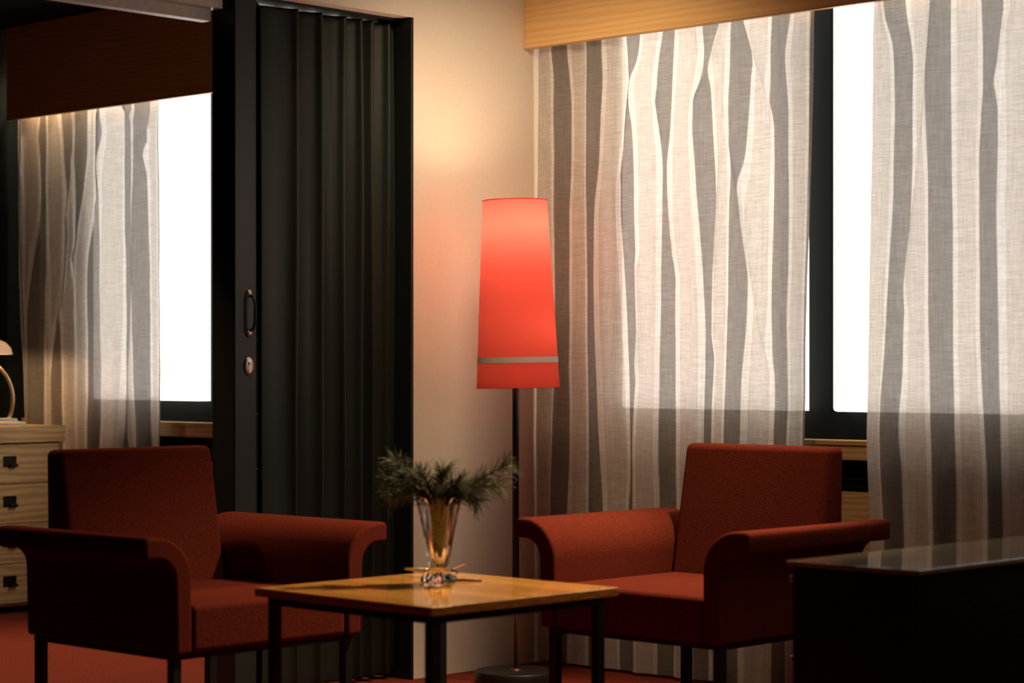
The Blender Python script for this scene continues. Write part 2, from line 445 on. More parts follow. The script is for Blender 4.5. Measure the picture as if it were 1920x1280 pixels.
CURTAIN_A = [
    (0, [(-0.014,0.028),(0.181,0.017),(0.552,0.012),(0.943,0.012),(1.647,0.014),(2.038,0.02),(2.253,0.022)]),
    (0.8, [(0.088,0.081),(0.555,0.086),(0.769,0.099),(0.944,0.11),(1.061,0.117),(1.254,0.12),(1.448,0.12),(1.642,0.112),(1.836,0.115),(2.03,0.112),(2.127,0.115),(2.245,0.099)]),
    (1.2, [(0.095,0.164),(0.559,0.167),(0.771,0.177),(0.945,0.177),(1.061,0.175),(1.254,0.18),(1.446,0.177),(1.639,0.177),(1.831,0.188),(2.024,0.188),(2.121,0.18),(2.239,0.162)]),
    (1.8, [(0.104,0.267),(0.563,0.267),(0.774,0.265),(0.946,0.267),(1.061,0.262),(1.252,0.26),(1.444,0.257),(1.636,0.252),(1.827,0.255),(2.018,0.26),(2.114,0.262),(2.247,0.265)]),
    (2.2, [(0.11,0.339),(0.567,0.344),(0.776,0.331),(0.947,0.321),(1.061,0.318),(1.252,0.306),(1.442,0.303),(1.633,0.306),(1.822,0.328),(2.012,0.333),(2.106,0.341),(2.24,0.333)]),
    (2.8, [(0.117,0.414),(0.572,0.448),(0.685,0.463),(0.779,0.466),(0.948,0.461),(1.061,0.456),(1.25,0.441),(1.438,0.429),(1.628,0.414),(1.816,0.416),(2.003,0.448),(2.096,0.461),(2.189,0.463),(2.257,0.446)]),
    (3.2, [(0.123,0.488),(0.573,0.48),(0.686,0.478),(0.78,0.48),(0.949,0.488),(1.061,0.503),(1.249,0.507),(1.436,0.5),(1.624,0.493),(1.812,0.488),(2.0,0.48),(2.094,0.48),(2.184,0.515),(2.25,0.517)]),
    (3.8, [(0.132,0.59),(0.579,0.602),(0.783,0.595),(0.95,0.597),(1.061,0.597),(1.247,0.602),(1.433,0.604),(1.618,0.604),(1.804,0.602),(1.991,0.585),(2.084,0.585),(2.177,0.592),(2.258,0.609)]),
    (4.2, [(0.138,0.662),(0.582,0.681),(0.785,0.676),(0.951,0.674),(1.062,0.674),(1.246,0.674),(1.43,0.676),(1.616,0.648),(1.802,0.64),(1.986,0.655),(2.077,0.664),(2.169,0.669),(2.252,0.674)]),
    (4.8, [(0.146,0.752),(0.788,0.794),(0.952,0.796),(1.062,0.801),(1.244,0.798),(1.427,0.789),(1.61,0.775),(1.794,0.763),(1.886,0.754),(1.977,0.756),(2.067,0.775),(2.157,0.794),(2.249,0.782)]),
    (5.2, [(0.151,0.81),(0.789,0.817),(0.953,0.821),(1.062,0.833),(1.244,0.84),(1.425,0.84),(1.607,0.844),(1.789,0.84),(1.88,0.833),(1.972,0.824),(2.063,0.817),(2.153,0.828),(2.24,0.867)]),
    (5.8, [(0.156,0.867),(0.845,0.883),(0.953,0.888),(1.062,0.893),(1.243,0.899),(1.423,0.904),(1.604,0.909),(1.693,0.918),(1.784,0.915),(1.964,0.915),(2.144,0.924),(2.252,0.927)]),
    (6.2, [(0.162,0.947),(0.846,0.961),(0.954,0.963),(1.062,0.967),(1.241,0.981),(1.421,0.981),(1.601,0.958),(1.691,0.958),(1.78,0.974),(1.958,0.985),(2.137,0.997),(2.247,0.972)]),
    (6.8, [(0.174,1.087),(0.849,1.092),(0.956,1.096),(1.062,1.096),(1.24,1.079),(1.417,1.085),(1.595,1.094),(1.772,1.098),(1.949,1.098),(2.039,1.081),(2.128,1.079),(2.26,1.092)]),
    (7.2, [(0.18,1.147),(0.851,1.153),(0.957,1.16),(1.062,1.157),(1.239,1.155),(1.415,1.16),(1.591,1.16),(1.768,1.157),(1.944,1.157),(2.033,1.151),(2.122,1.144),(2.252,1.162)]),
    (7.9, [(0.184,1.201),(0.536,1.209),(0.834,1.213),(0.957,1.216),(1.238,1.222),(1.588,1.235),(1.937,1.248),(2.242,1.252)]),
]
CURTAIN_B = [
    (0, [(0.123,1.489),(0.55,1.479),(0.721,1.471),(0.857,1.467),(1.063,1.471),(1.234,1.473),(1.576,1.481),(1.917,1.487),(2.088,1.489),(2.258,1.494)]),
    (0.8, [(0.128,1.538),(0.553,1.534),(0.757,1.522),(0.876,1.516),(0.961,1.52),(1.063,1.53),(1.233,1.542),(1.403,1.55),(1.572,1.56),(1.741,1.562),(1.911,1.566),(2.08,1.564),(2.166,1.554),(2.252,1.542)]),
    (1.2, [(0.134,1.598),(0.556,1.596),(0.759,1.588),(0.877,1.576),(0.962,1.58),(1.063,1.59),(1.232,1.594),(1.401,1.61),(1.569,1.622),(1.737,1.63),(1.905,1.634),(2.073,1.636),(2.159,1.618),(2.245,1.604)]),
    (1.8, [(0.145,1.722),(0.546,1.72),(0.729,1.714),(0.896,1.707),(1.063,1.705),(1.231,1.701),(1.565,1.699),(1.732,1.699),(1.899,1.703),(2.066,1.707),(2.149,1.712),(2.232,1.716)]),
    (2.2, [(0.152,1.79),(0.55,1.79),(0.732,1.788),(0.898,1.782),(1.063,1.78),(1.229,1.778),(1.561,1.776),(1.727,1.774),(1.894,1.774),(2.06,1.772),(2.143,1.772),(2.226,1.774)]),
    (2.8, [(0.164,1.922),(0.573,1.916),(0.736,1.913),(0.9,1.903),(1.064,1.888),(1.228,1.881),(1.556,1.881),(1.721,1.881),(1.884,1.892),(1.966,1.896),(2.047,1.898),(2.13,1.894),(2.212,1.89)]),
    (3.2, [(0.169,1.968),(0.575,1.959),(0.738,1.956),(0.901,1.952),(1.064,1.948),(1.227,1.944),(1.553,1.939),(1.716,1.943),(1.88,1.943),(1.961,1.941),(2.042,1.952),(2.122,1.961),(2.204,1.963)]),
    (3.8, [(0.18,2.087),(1.064,2.078),(1.706,2.096),(2.189,2.087)]),
    (4.2, [(0.186,2.15),(1.064,2.137),(1.702,2.159),(2.182,2.15)]),
    (4.8, [(0.196,2.255),(1.064,2.25),(1.697,2.24),(2.171,2.247)]),
    (5.2, [(0.202,2.319),(1.064,2.316),(1.693,2.299),(2.163,2.313)]),
    (5.9, [(0.21,2.41),(2.153,2.401)]),
]
CURTAIN_C = [
    (0, [(-0.197,-3.248),(0.704,-3.265),(0.804,-3.27),(1.055,-3.287),(1.306,-3.309),(1.558,-3.322),(1.81,-3.327),(2.061,-3.327),(2.258,-3.327)]),
    (0.8, [(-0.196,-3.239),(0.804,-3.261),(1.809,-3.318),(1.961,-3.322),(2.061,-3.318),(2.187,-3.318),(2.262,-3.318)]),
    (1.2, [(-0.195,-3.23),(0.805,-3.252),(1.809,-3.309),(1.96,-3.305),(2.058,-3.274),(2.182,-3.256),(2.257,-3.248)]),
    (1.8, [(-0.194,-3.217),(0.805,-3.217),(1.055,-3.217),(1.305,-3.213),(1.429,-3.204),(1.554,-3.191),(1.678,-3.178),(1.801,-3.148),(1.925,-3.139),(2.05,-3.148),(2.176,-3.174),(2.249,-3.152)]),
    (2.2, [(-0.186,-3.118),(0.807,-3.118),(1.055,-3.118),(1.303,-3.113),(1.427,-3.113),(1.551,-3.109),(1.675,-3.109),(1.799,-3.105),(1.923,-3.105),(2.047,-3.105),(2.171,-3.105),(2.246,-3.109)]),
    (2.8, [(-0.178,-3.032),(0.809,-3.028),(0.932,-3.032),(1.105,-3.015),(1.301,-2.99),(1.497,-2.96),(1.669,-2.944),(1.84,-2.935),(1.914,-2.939),(2.037,-2.956),(2.161,-2.969),(2.26,-2.981)]),
    (3.2, [(-0.172,-2.956),(0.81,-2.96),(0.933,-2.965),(1.105,-2.969),(1.301,-2.981),(1.497,-2.952),(1.668,-2.935),(1.839,-2.923),(1.912,-2.91),(2.033,-2.885),(2.155,-2.893),(2.255,-2.914)]),
    (3.8, [(-0.165,-2.873),(1.056,-2.864),(1.421,-2.856),(1.664,-2.835),(1.786,-2.831),(1.908,-2.835),(2.03,-2.844),(2.151,-2.835),(2.261,-2.839)]),
    (4.2, [(-0.164,-2.86),(1.056,-2.856),(1.421,-2.848),(1.664,-2.827),(1.785,-2.815),(1.905,-2.794),(2.025,-2.769),(2.146,-2.765),(2.255,-2.765)]),
    (4.8, [(-0.155,-2.761),(0.717,-2.761),(0.814,-2.757),(1.056,-2.757),(1.298,-2.761),(1.54,-2.765),(1.781,-2.729),(1.9,-2.708),(2.019,-2.672),(2.138,-2.66),(2.236,-2.68)]),
    (5.2, [(-0.149,-2.692),(0.718,-2.7),(0.815,-2.692),(1.056,-2.688),(1.297,-2.684),(1.538,-2.684),(1.778,-2.664),(1.898,-2.668),(2.018,-2.656),(2.136,-2.631),(2.233,-2.648)]),
    (5.8, [(-0.134,-2.516),(0.747,-2.516),(0.914,-2.504),(1.056,-2.496),(1.294,-2.488),(1.532,-2.492),(1.769,-2.492),(2.007,-2.496),(2.125,-2.488),(2.257,-2.496)]),
    (6.2, [(-0.127,-2.433),(0.749,-2.433),(0.914,-2.437),(1.056,-2.437),(1.293,-2.426),(1.529,-2.414),(1.766,-2.422),(2.003,-2.433),(2.12,-2.422),(2.251,-2.422)]),
    (6.8, [(-0.123,-2.383),(0.75,-2.383),(0.915,-2.394),(1.056,-2.402),(1.293,-2.402),(1.529,-2.402),(1.882,-2.394),(2.071,-2.394),(2.165,-2.391),(2.249,-2.402)]),
    (7.2, [(-0.116,-2.306),(0.751,-2.313),(0.916,-2.317),(1.057,-2.321),(1.291,-2.325),(1.526,-2.325),(1.88,-2.344),(2.068,-2.352),(2.159,-2.313),(2.241,-2.306)]),
    (7.9, [(-0.11,-2.229),(0.73,-2.229),(0.917,-2.222),(1.173,-2.222),(1.29,-2.21),(1.523,-2.214),(1.989,-2.218),(2.245,-2.218)]),
]
FOLDS_A= [[(1.995, 0.759), (2.153, 0.833), (2.249, 0.872)], [(1.923, 1.096), (2.135, 1.008), (2.247, 0.97)], [(1.759, 0.421), (1.909, 0.443), (2.094, 0.48)], [(1.431, 0.674), (1.616, 0.645), (1.803, 0.621), (2.01, 0.588)], [(1.153, 0.831), (1.389, 0.835), (1.606, 0.856), (1.787, 0.872), (1.967, 0.886), (2.219, 0.89)], [(1.098, 1.065), (1.241, 1.026), (1.456, 0.985), (1.637, 0.963), (1.837, 0.922)], [(1.061, 0.5), (1.211, 0.51), (1.436, 0.503)]]
FOLDS_B= [[(2.151, 1.538), (2.254, 1.526)], [(1.3, 1.598), (1.568, 1.638), (1.901, 1.685), (2.1, 1.707), (2.232, 1.716)], [(1.914, 1.922), (2.01, 1.944), (2.122, 1.961)]]
FOLDS_C= [[(2.18, -2.422), (2.269, -2.504)], [(0.725, -2.441), (1.056, -2.433), (1.529, -2.406), (2.167, -2.414)], [(1.974, -2.352), (2.082, -2.375), (2.159, -2.313)], [(1.781, -2.729), (2.018, -2.668), (2.223, -2.668)], [(1.301, -2.99), (1.592, -2.856)], [(1.742, -2.935), (2.033, -2.889)], [(1.985, -3.305), (2.257, -3.248)]]

# ------------------------------------------------------------------ curtains
def interp(pl, z):
    if z <= pl[0][0]: return pl[0][1]
    if z >= pl[-1][0]: return pl[-1][1]
    for (a, x), (b, y) in zip(pl, pl[1:]):
        if z <= b:
            t = (z - a) / (b - a)
            return x + (y - x) * t
def curtain(name, knots, folds, zb, zt, Y, label, amp=.012, seed=1, ztop_drop=0.):
    rnd = random.Random(seed)
    NZ = 190
    zs = [zb + (zt - zb) * i / NZ for i in range(NZ + 1)]
    # column plan
    us = []
    for (u0, _), (u1, _) in zip(knots, knots[1:]):
        n = 16 if u1 - u0 < .5 else 24
        us += [u0 + (u1 - u0) * k / n for k in range(n)]
    us.append(knots[-1][0])
    ph = [rnd.uniform(0, 6.28) for _ in range(8)]
    rows = []
    for z in zs:
        # smooth the traced edges a little
        kx = []
        for u, pl in knots:
            kx.append(sum(interp(pl, z + d) * w for d, w in ((-.05, .15), (-.025, .22), (0, .26), (.025, .22), (.05, .15))))
        row = []
        for u in us:
            for k in range(len(knots) - 1):
                if u <= knots[k + 1][0] + 1e-9: break
            a, b = knots[k][0], knots[k + 1][0]
            t = (u - a) / (b - a)
            row.append((u, kx[k] + (kx[k + 1] - kx[k]) * t))
        rows.append(row)
    bm = bmesh.new(); uvl = bm.loops.layers.uv.new('fabric')
    grid = []
    for z, row in zip(zs, rows):
        hh = (z - zb) / (zt - zb)
        line = []
        for u, x in row:
            y = Y + amp * (math.sin(x * 31 + ph[0] + .7 * math.sin(z * 1.3 + ph[1])) * .8
                           + math.sin(x * 67 + ph[2] + z * 1.1) * .35
                           + math.sin(z * 9 + x * 12 + ph[3]) * .10
                           + math.sin(z * 23 + x * 41 + ph[4]) * .05)
            dx = 0
            for f in folds:
                zA, zB = f[0][0], f[-1][0]
                e = min((z - zA) / .08 + .5, (zB - z) / .06 + .9, 1.0)
                if e <= 0: continue
                x0 = interp(f, z); s = .016
                q = (x - x0) / s
                if abs(q) < 4:
                    g = math.exp(-q * q / 2)
                    dx += -.95 * s * q * g * e          # doubles the cloth back over itself
                    y += -.013 * g * e
            line.append(bm.verts.new((x + dx, y, z)))
        grid.append(line)
    for i in range(NZ):
        for k in range(len(us) - 1):
            f = bm.faces.new((grid[i][k], grid[i][k + 1], grid[i + 1][k + 1], grid[i + 1][k]))
            f.smooth = True
            for l, (ii, kk) in zip(f.loops, ((i, k), (i, k + 1), (i + 1, k + 1), (i + 1, k))):
                l[uvl].uv = (us[kk], zs[ii])
    me = bpy.data.meshes.new(name); bm.to_mesh(me); bm.free(); me.materials.append(M['curtain'])
    o = bpy.data.objects.new(name, me); COL.objects.link(o)
    return tag(o, label, 'curtain')
curtain('curtain', CURTAIN_A, FOLDS_A, .012, 2.285, -.11, 'striped sheer linen curtain hanging right of the red floor lamp, lit from behind', seed=3)
curtain('curtain', CURTAIN_B, FOLDS_B, .012, 2.285, -.11, 'striped sheer linen curtain at the far right edge, behind the dark cabinet', seed=8)
curtain('curtain', CURTAIN_C, FOLDS_C, .012, 2.285, -.11, 'gathered striped sheer curtain of the far room, left of the folding door', seed=5, amp=.018)

# ------------------------------------------------------------------ folding door
door = empty('folding_door', (-.12, -1.075, 0), 'dark green accordion folding door drawn open beside the cream wall', 'door')
def dl(x, y, z): return (x + .09, y + 1.10, z)
# pleated cloth, outer noses at these Y
noses = [-1.333, -1.218, -1.107, -1.004, -.926, -.874, -.80]
XO, XI = -.030, -.150
def pleat_side(xo, xi):
    raw = [(xo + .012, -1.385)]
    for i, yn in enumerate(noses[1:], 1):
        yp = noses[i - 1] if i > 1 else -1.385
        yv = yp + (yn - yp) * (.26 if i > 1 else .12)
        r = min(.018, (yn - yp) * .27)
        d = 1 if xo > xi else -1
        raw.append((xi + d * r, yv - r * .8)); raw.append((xi, yv)); raw.append((xi + d * r, yv + r * .8))
        raw.append((xo - d * r * 1.6, yn - r * .9)); raw.append((xo - d * .3 * r, yn - r * .45)); raw.append((xo, yn)); raw.append((xo - d * .7 * r, yn + r * .5))
    raw.append((xi, JY - .055)); raw.append((xo - .02 if xo > xi else xo + .02, JY - .040))
    return raw
bm = bmesh.new()
top, bot = 2.280, .012
for xo, xi in ((XO, -.082), (-.150, -.098)):
    pts = pleat_side(xo, xi)
    NZ = 40
    cols = []
    for k, (x, y) in enumerate(pts):
        col = []
        for i in range(NZ + 1):
            z = bot + (top - bot) * i / NZ
            col.append(bm.verts.new(dl(x + .0025 * math.sin(z * 4 + y * 40), y + .0035 * math.sin(z * 2.3 + k * .4), z)))
        cols.append(col)
    for A, B in zip(cols, cols[1:]):
        for i in range(NZ): bm.faces.new((A[i], B[i], B[i + 1], A[i + 1]))
pl = finish('pleated_cloth', bm, M['door'], door, smooth=True)
md = pl.modifiers.new('thick', 'SOLIDIFY'); md.thickness = .004; md.offset = 0
md = pl.modifiers.new('sub', 'SUBSURF'); md.levels = 1; md.render_levels = 1
box('lead_post', dl(-.147, -1.490, .010), dl(-.030, -1.398, 2.285), M['door'], door, bevel=.004, seg=3)
box('cloth_binding', dl(-.140, -1.3975, .012), dl(-.038, -1.383, 2.28), M['door'], door, bevel=.002)
# pull handle on the post: two ends, a bar standing off and a recessed plate
def oval_plate(bm, cy, cz, ry, rz, x0, x1, n=40, dom=0.):
    A = [bm.verts.new((x0, cy + ry * math.cos(2 * math.pi * k / n), cz + rz * math.sin(2 * math.pi * k / n))) for k in range(n)]
    B = [bm.verts.new((x1 - dom, cy + ry * math.cos(2 * math.pi * k / n), cz + rz * math.sin(2 * math.pi * k / n))) for k in range(n)]
    C = [bm.verts.new((x1, cy + .8 * ry * math.cos(2 * math.pi * k / n), cz + .8 * rz * math.sin(2 * math.pi * k / n))) for k in range(n)]
    for P, Q in ((A, B), (B, C)):
        for k in range(n): bm.faces.new((P[k], P[(k + 1) % n], Q[(k + 1) % n], Q[k]))
    bm.faces.new(C); bm.faces.new(A[::-1])
HY, HZ = -1.432, 1.259
x0 = -.0298 + .09
bm = bmesh.new()
add_box(bm, (x0, HY + 1.10 - .016, HZ - .062), (x0 + .003, HY + 1.10 + .014, HZ + .062))
hd = finish('pull_handle', bm, M['gunmetal'], door, bevel=.002)
bm = bmesh.new()
for s in (1, -1):
    oval_plate(bm, HY + 1.10, HZ + s * .066, .0115, .011, x0, x0 + .008, dom=.003)
finish('end_plate', bm, M['steel'], hd, smooth=True)
bm = bmesh.new()
add_tube(bm, [(x0 + .004, HY + 1.10, HZ - .058), (x0 + .02, HY + 1.10 + .002, HZ - .052), (x0 + .026, HY + 1.10 + .006, HZ - .03), (x0 + .026, HY + 1.10 + .006, HZ + .03), (x0 + .02, HY + 1.10 + .002, HZ + .052), (x0 + .004, HY + 1.10, HZ + .058)], .0045, 10)
finish('grip_bar', bm, M['gunmetal'], hd, smooth=True)
bm = bmesh.new(); oval_plate(bm, HY + 1.10, 1.087, .0195, .0300, x0, x0 + .006, dom=.002)
lk = finish('lock_rose', bm, M['steel'], door, smooth=True, label='oval brushed metal lock plate')
bm = bmesh.new(); oval_plate(bm, HY + 1.10, 1.096, .0060, .0060, x0 + .0055, x0 + .010, dom=.001)
add_box(bm, (x0 + .0055, HY + 1.10 - .0035, 1.066), (x0 + .0075, HY + 1.10 + .0035, 1.090))
finish('lock_cylinder', bm, M['steel'], lk)
bm = bmesh.new(); add_box(bm, (x0 + .0101, HY + 1.10 - .0040, 1.0952), (x0 + .0104, HY + 1.10 + .0040, 1.0968))
finish('key_slot', bm, M['black_metal'], lk)
bm = bmesh.new()
for z in (1.17, .93, .75, .35, 1.55, 1.95):
    oval_plate(bm, -1.391 + 1.10, z, .0022, .0022, -.038 + .09, -.036 + .09, n=12, dom=.0005)
finish('rivets', bm, M['steel'], door)
# white ceiling track over the open part
bm = bmesh.new()
add_box(bm, (-.150 + .09, -8 + 1.10, 2.245), (-.060 + .09, -1.515 + 1.10, 2.2955))
add_box(bm, (-.135 + .09, -8 + 1.10, 2.205), (-.090 + .09, -1.538 + 1.10, 2.2448))
finish('track', bm, M['alu'], door, bevel=.002, label='white painted top track')
bm = bmesh.new(); add_box(bm, (-.155 + .09, -1.514 + 1.10, 2.2865), (-.025 + .09, JY - .04 + 1.10, 2.2955))
finish('shade_gap_track', bm, M['black_metal'], door)  # track kept black and widened to put the shadow gap above the folds

# ------------------------------------------------------------------ armchairs
def arc(cx, cz, r, a0, a1, n):
    return [(cx + r * math.cos(math.radians(a0 + (a1 - a0) * k / n)), cz + r * math.sin(math.radians(a0 + (a1 - a0) * k / n))) for k in range(n + 1)]
finish_ = finish
def armchair(loc, rz, label):
    """front looks along -Y, origin on the floor under the middle of the front edge"""
    t = empty('armchair', loc, label, 'armchair', None, rz)
    D = .745
    K = .967
    def finish(name, bm, mat, parent, **kw):
        for v in bm.verts:
            v.co.x *= K; v.co.y *= K
            if v.co.z > .01: v.co.z = 1.08 - (1.08 - v.co.z) * K
        return finish_(name, bm, mat, parent, **kw)
    def box(name, a, b, mat, parent, bevel=0.):
        bm = bmesh.new(); add_box(bm, a, b)
        return finish(name, bm, mat, parent, bevel=bevel)
    for s in (1, -1):
        prof = [(.298, .262)]
        prof += arc(.425, .475, .127, 180, 90, 10)[0:]
        prof += arc(.450, .586, .016, 85, 5, 4) + arc(.454, .551, .012, 0, -85, 4)
        prof += arc(.425, .475, .064, 90, 180, 8)
        prof += [(.356, .262)]
        prof = [(s * x, z) for x, z in prof]
        if s < 0: prof = prof[::-1]
        bm = bmesh.new(); add_prism(bm, prof, 0, D)
        finish('armrest', bm, M['wool'], t, bevel=.014, seg=4, angle=48)
    bm = bmesh.new(); add_box(bm, (-.2965, .004, .262), (.2965, .66, .402))
    finish('seat', bm, M['wool'], t, bevel=.018, seg=4)
    # reclined slab back
    bm = bmesh.new()
    prof = [(.575, .385), (.655, .828), (.735, .828), (.725, .30), (.665, .30), (.662, .385)]
    add_prism(bm, prof, -.2965, .2965, 'x')
    for v in bm.verts:
        if v.co.z < .8: v.co.x *= 1.0
    finish('backrest', bm, M['wool'], t, bevel=.020, seg=4)
    bm = bmesh.new()
    add_box(bm, (-.345, .03, .245), (.345, .06, .2605)); add_box(bm, (-.345, .69, .245), (.345, .72, .2605))
    add_box(bm, (-.345, .06, .245), (-.315, .69, .2605)); add_box(bm, (.315, .06, .245), (.345, .69, .2605))
    finish('under_frame', bm, M['black_metal'], t)
    for sx in (-1, 1):
        for y in (.03, .69):
            x = sx * .33
            box('leg', (x - .015, y, 0), (x + .015, y + .03, .2445), M['black_metal'], t, bevel=.002)
    return t
armchair((1.268, -1.073, 0), 0, 'dark red wool armchair on the right, facing the table, in front of the curtain')
armchair((.669, -1.921, 0), math.radians(90), 'dark red wool armchair on the left, side on, in front of the folding door')

# ------------------------------------------------------------------ low table
tb = empty('coffee_table', (1.345, -1.930, 0), 'square low wooden coffee table with black metal legs between the armchairs', 'table', rz=math.radians(-1.0))
box('table_top', (-.34, -.34, .478), (.34, .34, .500), M['table_wood'], tb, bevel=.0015)
bm = bmesh.new()
a, b = -.315, .315
add_box(bm, (a, a, .455), (b, a + .026, .4775)); add_box(bm, (a, b - .026, .455), (b, b, .4775))
add_box(bm, (a, a + .026, .455), (a + .026, b - .026, .4775)); add_box(bm, (b - .026, a + .026, .455), (b, b - .026, .4775))
finish('rail_frame', bm, M['black_metal'], tb)
for x in (a, b - .026):
    for y in (a, b - .026):
        box('leg', (x, y, 0), (x + .026, y + .026, .4548), M['black_metal'], tb, bevel=.001)

# ------------------------------------------------------------------ dark cabinet at the right
cb = empty('cabinet', (2.212, -1.548, 0), 'low dark lacquered cabinet with glossy top at the right edge', 'cabinet')
box('cabinet_body', (.006, .006, .0), (.380, 1.39, .588), M['dark_wood'], cb, bevel=.002)
box('cabinet_top', (0, -.012, .5885), (.386, 1.40, .600), M['dark_top'], cb, bevel=.001, label='glossy brown top')
dr = box('cabinet_door', (.022, -.010, .03), (.380, .0055, .582), M['dark_wood'], cb, bevel=.002)
for z in (.558, .360):
    tube('hinge', [(.012, -.004, z - .010), (.012, -.004, z + .004)], .0055, M['steel'], dr, n=12, label='small metal hinge')

# ------------------------------------------------------------------ floor lamp
LX, LY = .343, -.566
lp = empty('floor_lamp', (LX, LY, 0), 'floor lamp with tall glowing red tapered shade, standing in the corner', 'floor lamp')
lathe('base', [(.0001, 0), (.138, 0), (.140, .004), (.140, .044), (.136, .050), (.0001, .050)], M['lampblack'], lp, n=64)
tube('lower_pole', [(0, 0, .050), (0, 0, .33)], .0062, M['brown_metal'], lp, label='thin brown lower pole')
lathe('pole_collar', [(.0001, .0502), (.020, .0502), (.018, .054), (.007, .058), (.0001, .058)], M['brown_metal'], lp, n=32)
tube('pole', [(0, 0, .3302), (0, 0, 1.482)], .0118, M['lampblack'], lp, n=20)
RT, RB, ZT, ZB = .1105, .1420, 1.652, 1.013
bm = bmesh.new()
n = 96
def rz_(z): return RB + (RT - RB) * (z - ZB) / (ZT - ZB)
zz = [ZB + (ZT - ZB) * k / 24 for k in range(25)]
rings = [[bm.verts.new((rz_(z) * math.cos(2 * math.pi * i / n), rz_(z) * math.sin(2 * math.pi * i / n), z)) for i in range(n)] for z in zz]
for A, B in zip(rings, rings[1:]):
    for i in range(n): bm.faces.new((A[i], A[(i + 1) % n], B[(i + 1) % n], B[i]))
shade = finish('lamp_shade', bm, M['shade'], lp, smooth=True, label='glowing red cloth shade')
TILT = Matrix.Translation((.006, .006, 0)) @ Matrix.Translation((0, 0, ZB)) @ Matrix.Rotation(math.radians(-1.05), 4, Vector((-.688, .725, 0)).normalized()) @ Matrix.Translation((0, 0, -ZB))
shade.matrix_local = TILT
def band(name, z0, z1, dr_, mat, label=None, parent=shade):
    prof = [(rz_(z0) + dr_, z0), (rz_(z1) + dr_, z1), (rz_(z1) + .0003, z1), (rz_(z0) + .0003, z0)]
    return lathe(name, prof, mat, parent, n=96, closed=True, label=label)
band('ribbon', 1.098, 1.117, .0012, M['ribbon'], 'grey ribbon round the shade')
for z in (ZB + .001, ZT - .001):
    r = rz_(z) + .0003
    bm = bmesh.new()
    add_tube(bm, [(r * math.cos(2 * math.pi * i / 64), r * math.sin(2 * math.pi * i / 64), z) for i in range(65)], .0016, 6, cap=False)
    finish('rim_wire', bm, M['shade'], shade, smooth=True)
bm = bmesh.new()
for k in range(3):
    a = 2 * math.pi * k / 3 + 2.8
    add_tube(bm, [(.014 * math.cos(a), .014 * math.sin(a), 1.51), (rz_(1.64) * .985 * math.cos(a), rz_(1.64) * .985 * math.sin(a), 1.64)], .0012, 6)
finish('shade_carrier', bm, M['brown_metal'], lp, smooth=True)
lathe('socket', [(.0001, 1.4825), (.017, 1.4825), (.019, 1.488), (.019, 1.513), (.014, 1.528), (.0001, 1.528)], M['lampblack'], lp, n=24)
bm = bmesh.new()
prof = [(.0001, 1.5285), (.012, 1.529)] + [(.042 * math.sin(math.radians(a)), 1.560 - .042 * math.cos(math.radians(a))) for a in range(45, 180, 12)] + [(.0001, 1.602)]
bulb = lathe('bulb', prof, M['bulb'], lp, n=24, label='lit bulb')

prof = [(.0001, 1.165), (.014, 1.165), (.014, 1.19)] + [(.032 * math.sin(math.radians(a)), 1.217 - .032 * math.cos(math.radians(a))) for a in range(30, 180, 15)] + [(.0001, 1.249)]
lathe('added_lower_bulb', prof, M['added_low_bulb'], lp, n=24, c=(.048, .015, 0), label='lit bulb')
tube('added_bulb_arm', [(.010, .003, 1.14), (.048, .015, 1.15), (.048, .015, 1.166)], .006, M['lampblack'], lp)
lathe('diffuser', [(.020, 1.024), (.134, 1.024), (.134, 1.026), (.020, 1.026)], M['diffuser'], shade, n=64, closed=True, label='added white diffuser disc closing the shade')  # added disc, spreads the light leaving the bottom of the shade

# ------------------------------------------------------------------ chest of drawers and desk lamp in the far room
ch = empty('chest_of_drawers', (-2.735, -.25, 0), 'light oak chest of drawers at the left edge, below the desk lamp', 'chest of drawers')
box('chest_top', (-.46, -.56, .752), (0, 0, .824), M['oak'], ch, bevel=.002)
box('carcass', (-.45, -.55, .03), (-.035, -.012, .7515), M['oak'], ch, bevel=.001)
for k in range(4):
    z1 = .745 - k * .1755; z0 = z1 - .172
    d = box('drawer', (-.0345, -.525, z0), (-.012, -.030, z1), M['oak'], ch, bevel=.0015)
    yc = -.285; zc = z1 - .075
    bm = bmesh.new()
    add_box(bm, (-.0118, yc - .034, zc - .024), (-.0105, yc + .034, zc + .024))
    pu = finish('recessed_pull', bm, M['black_metal'], d, label='square black finger pull')
    bm = bmesh.new(); add_box(bm, (-.0104, yc - .004, zc - .024), (.004, yc + .034, zc - .012))
    finish('pull_lip', bm, M['gunmetal'], d, bevel=.001)

dlx, dly, dlz = -2.95, -.430, .8242
dk = empty('desk_lamp', (dlx, dly, dlz), 'small desk lamp with white opal mushroom shade on the oak chest', 'desk lamp')
R_ = Vector((.725, .688, 0))
lathe('lamp_base', [(.0001, 0), (.095, 0), (.098, .006), (.094, .014), (.060, .018), (.058, .030), (.0001, .032)], M['alu'], dk, n=48)
pts = []
for k in range(17):
    a = math.radians(-30 + 115 * k / 16)
    p = R_ * (-.105 + .145 * math.cos(a)) + Vector((0, 0, .115 + .175 * math.sin(a)))
    pts.append(p)
pts = [R_ * .018 + Vector((0, 0, .028))] + pts
tube('curved_arm', pts, .0085, M['brass'], dk, n=12)
sc = R_ * -.105
lathe('mushroom_shade', [(.140, .318), (.134, .345), (.110, .372), (.070, .388), (.0002, .393), (.0002, .388), (.068, .383), (.105, .368), (.129, .343), (.136, .318)],
      M['opal'], dk, n=48, c=tuple(sc), closed=True, label='white opal glass shade')
dlight = bpy.data.lights.new('desk_lamp_bulb', 'POINT'); dlight.energy = DESK_GLOW; dlight.color = (1, .62, .32); dlight.shadow_soft_size = .025
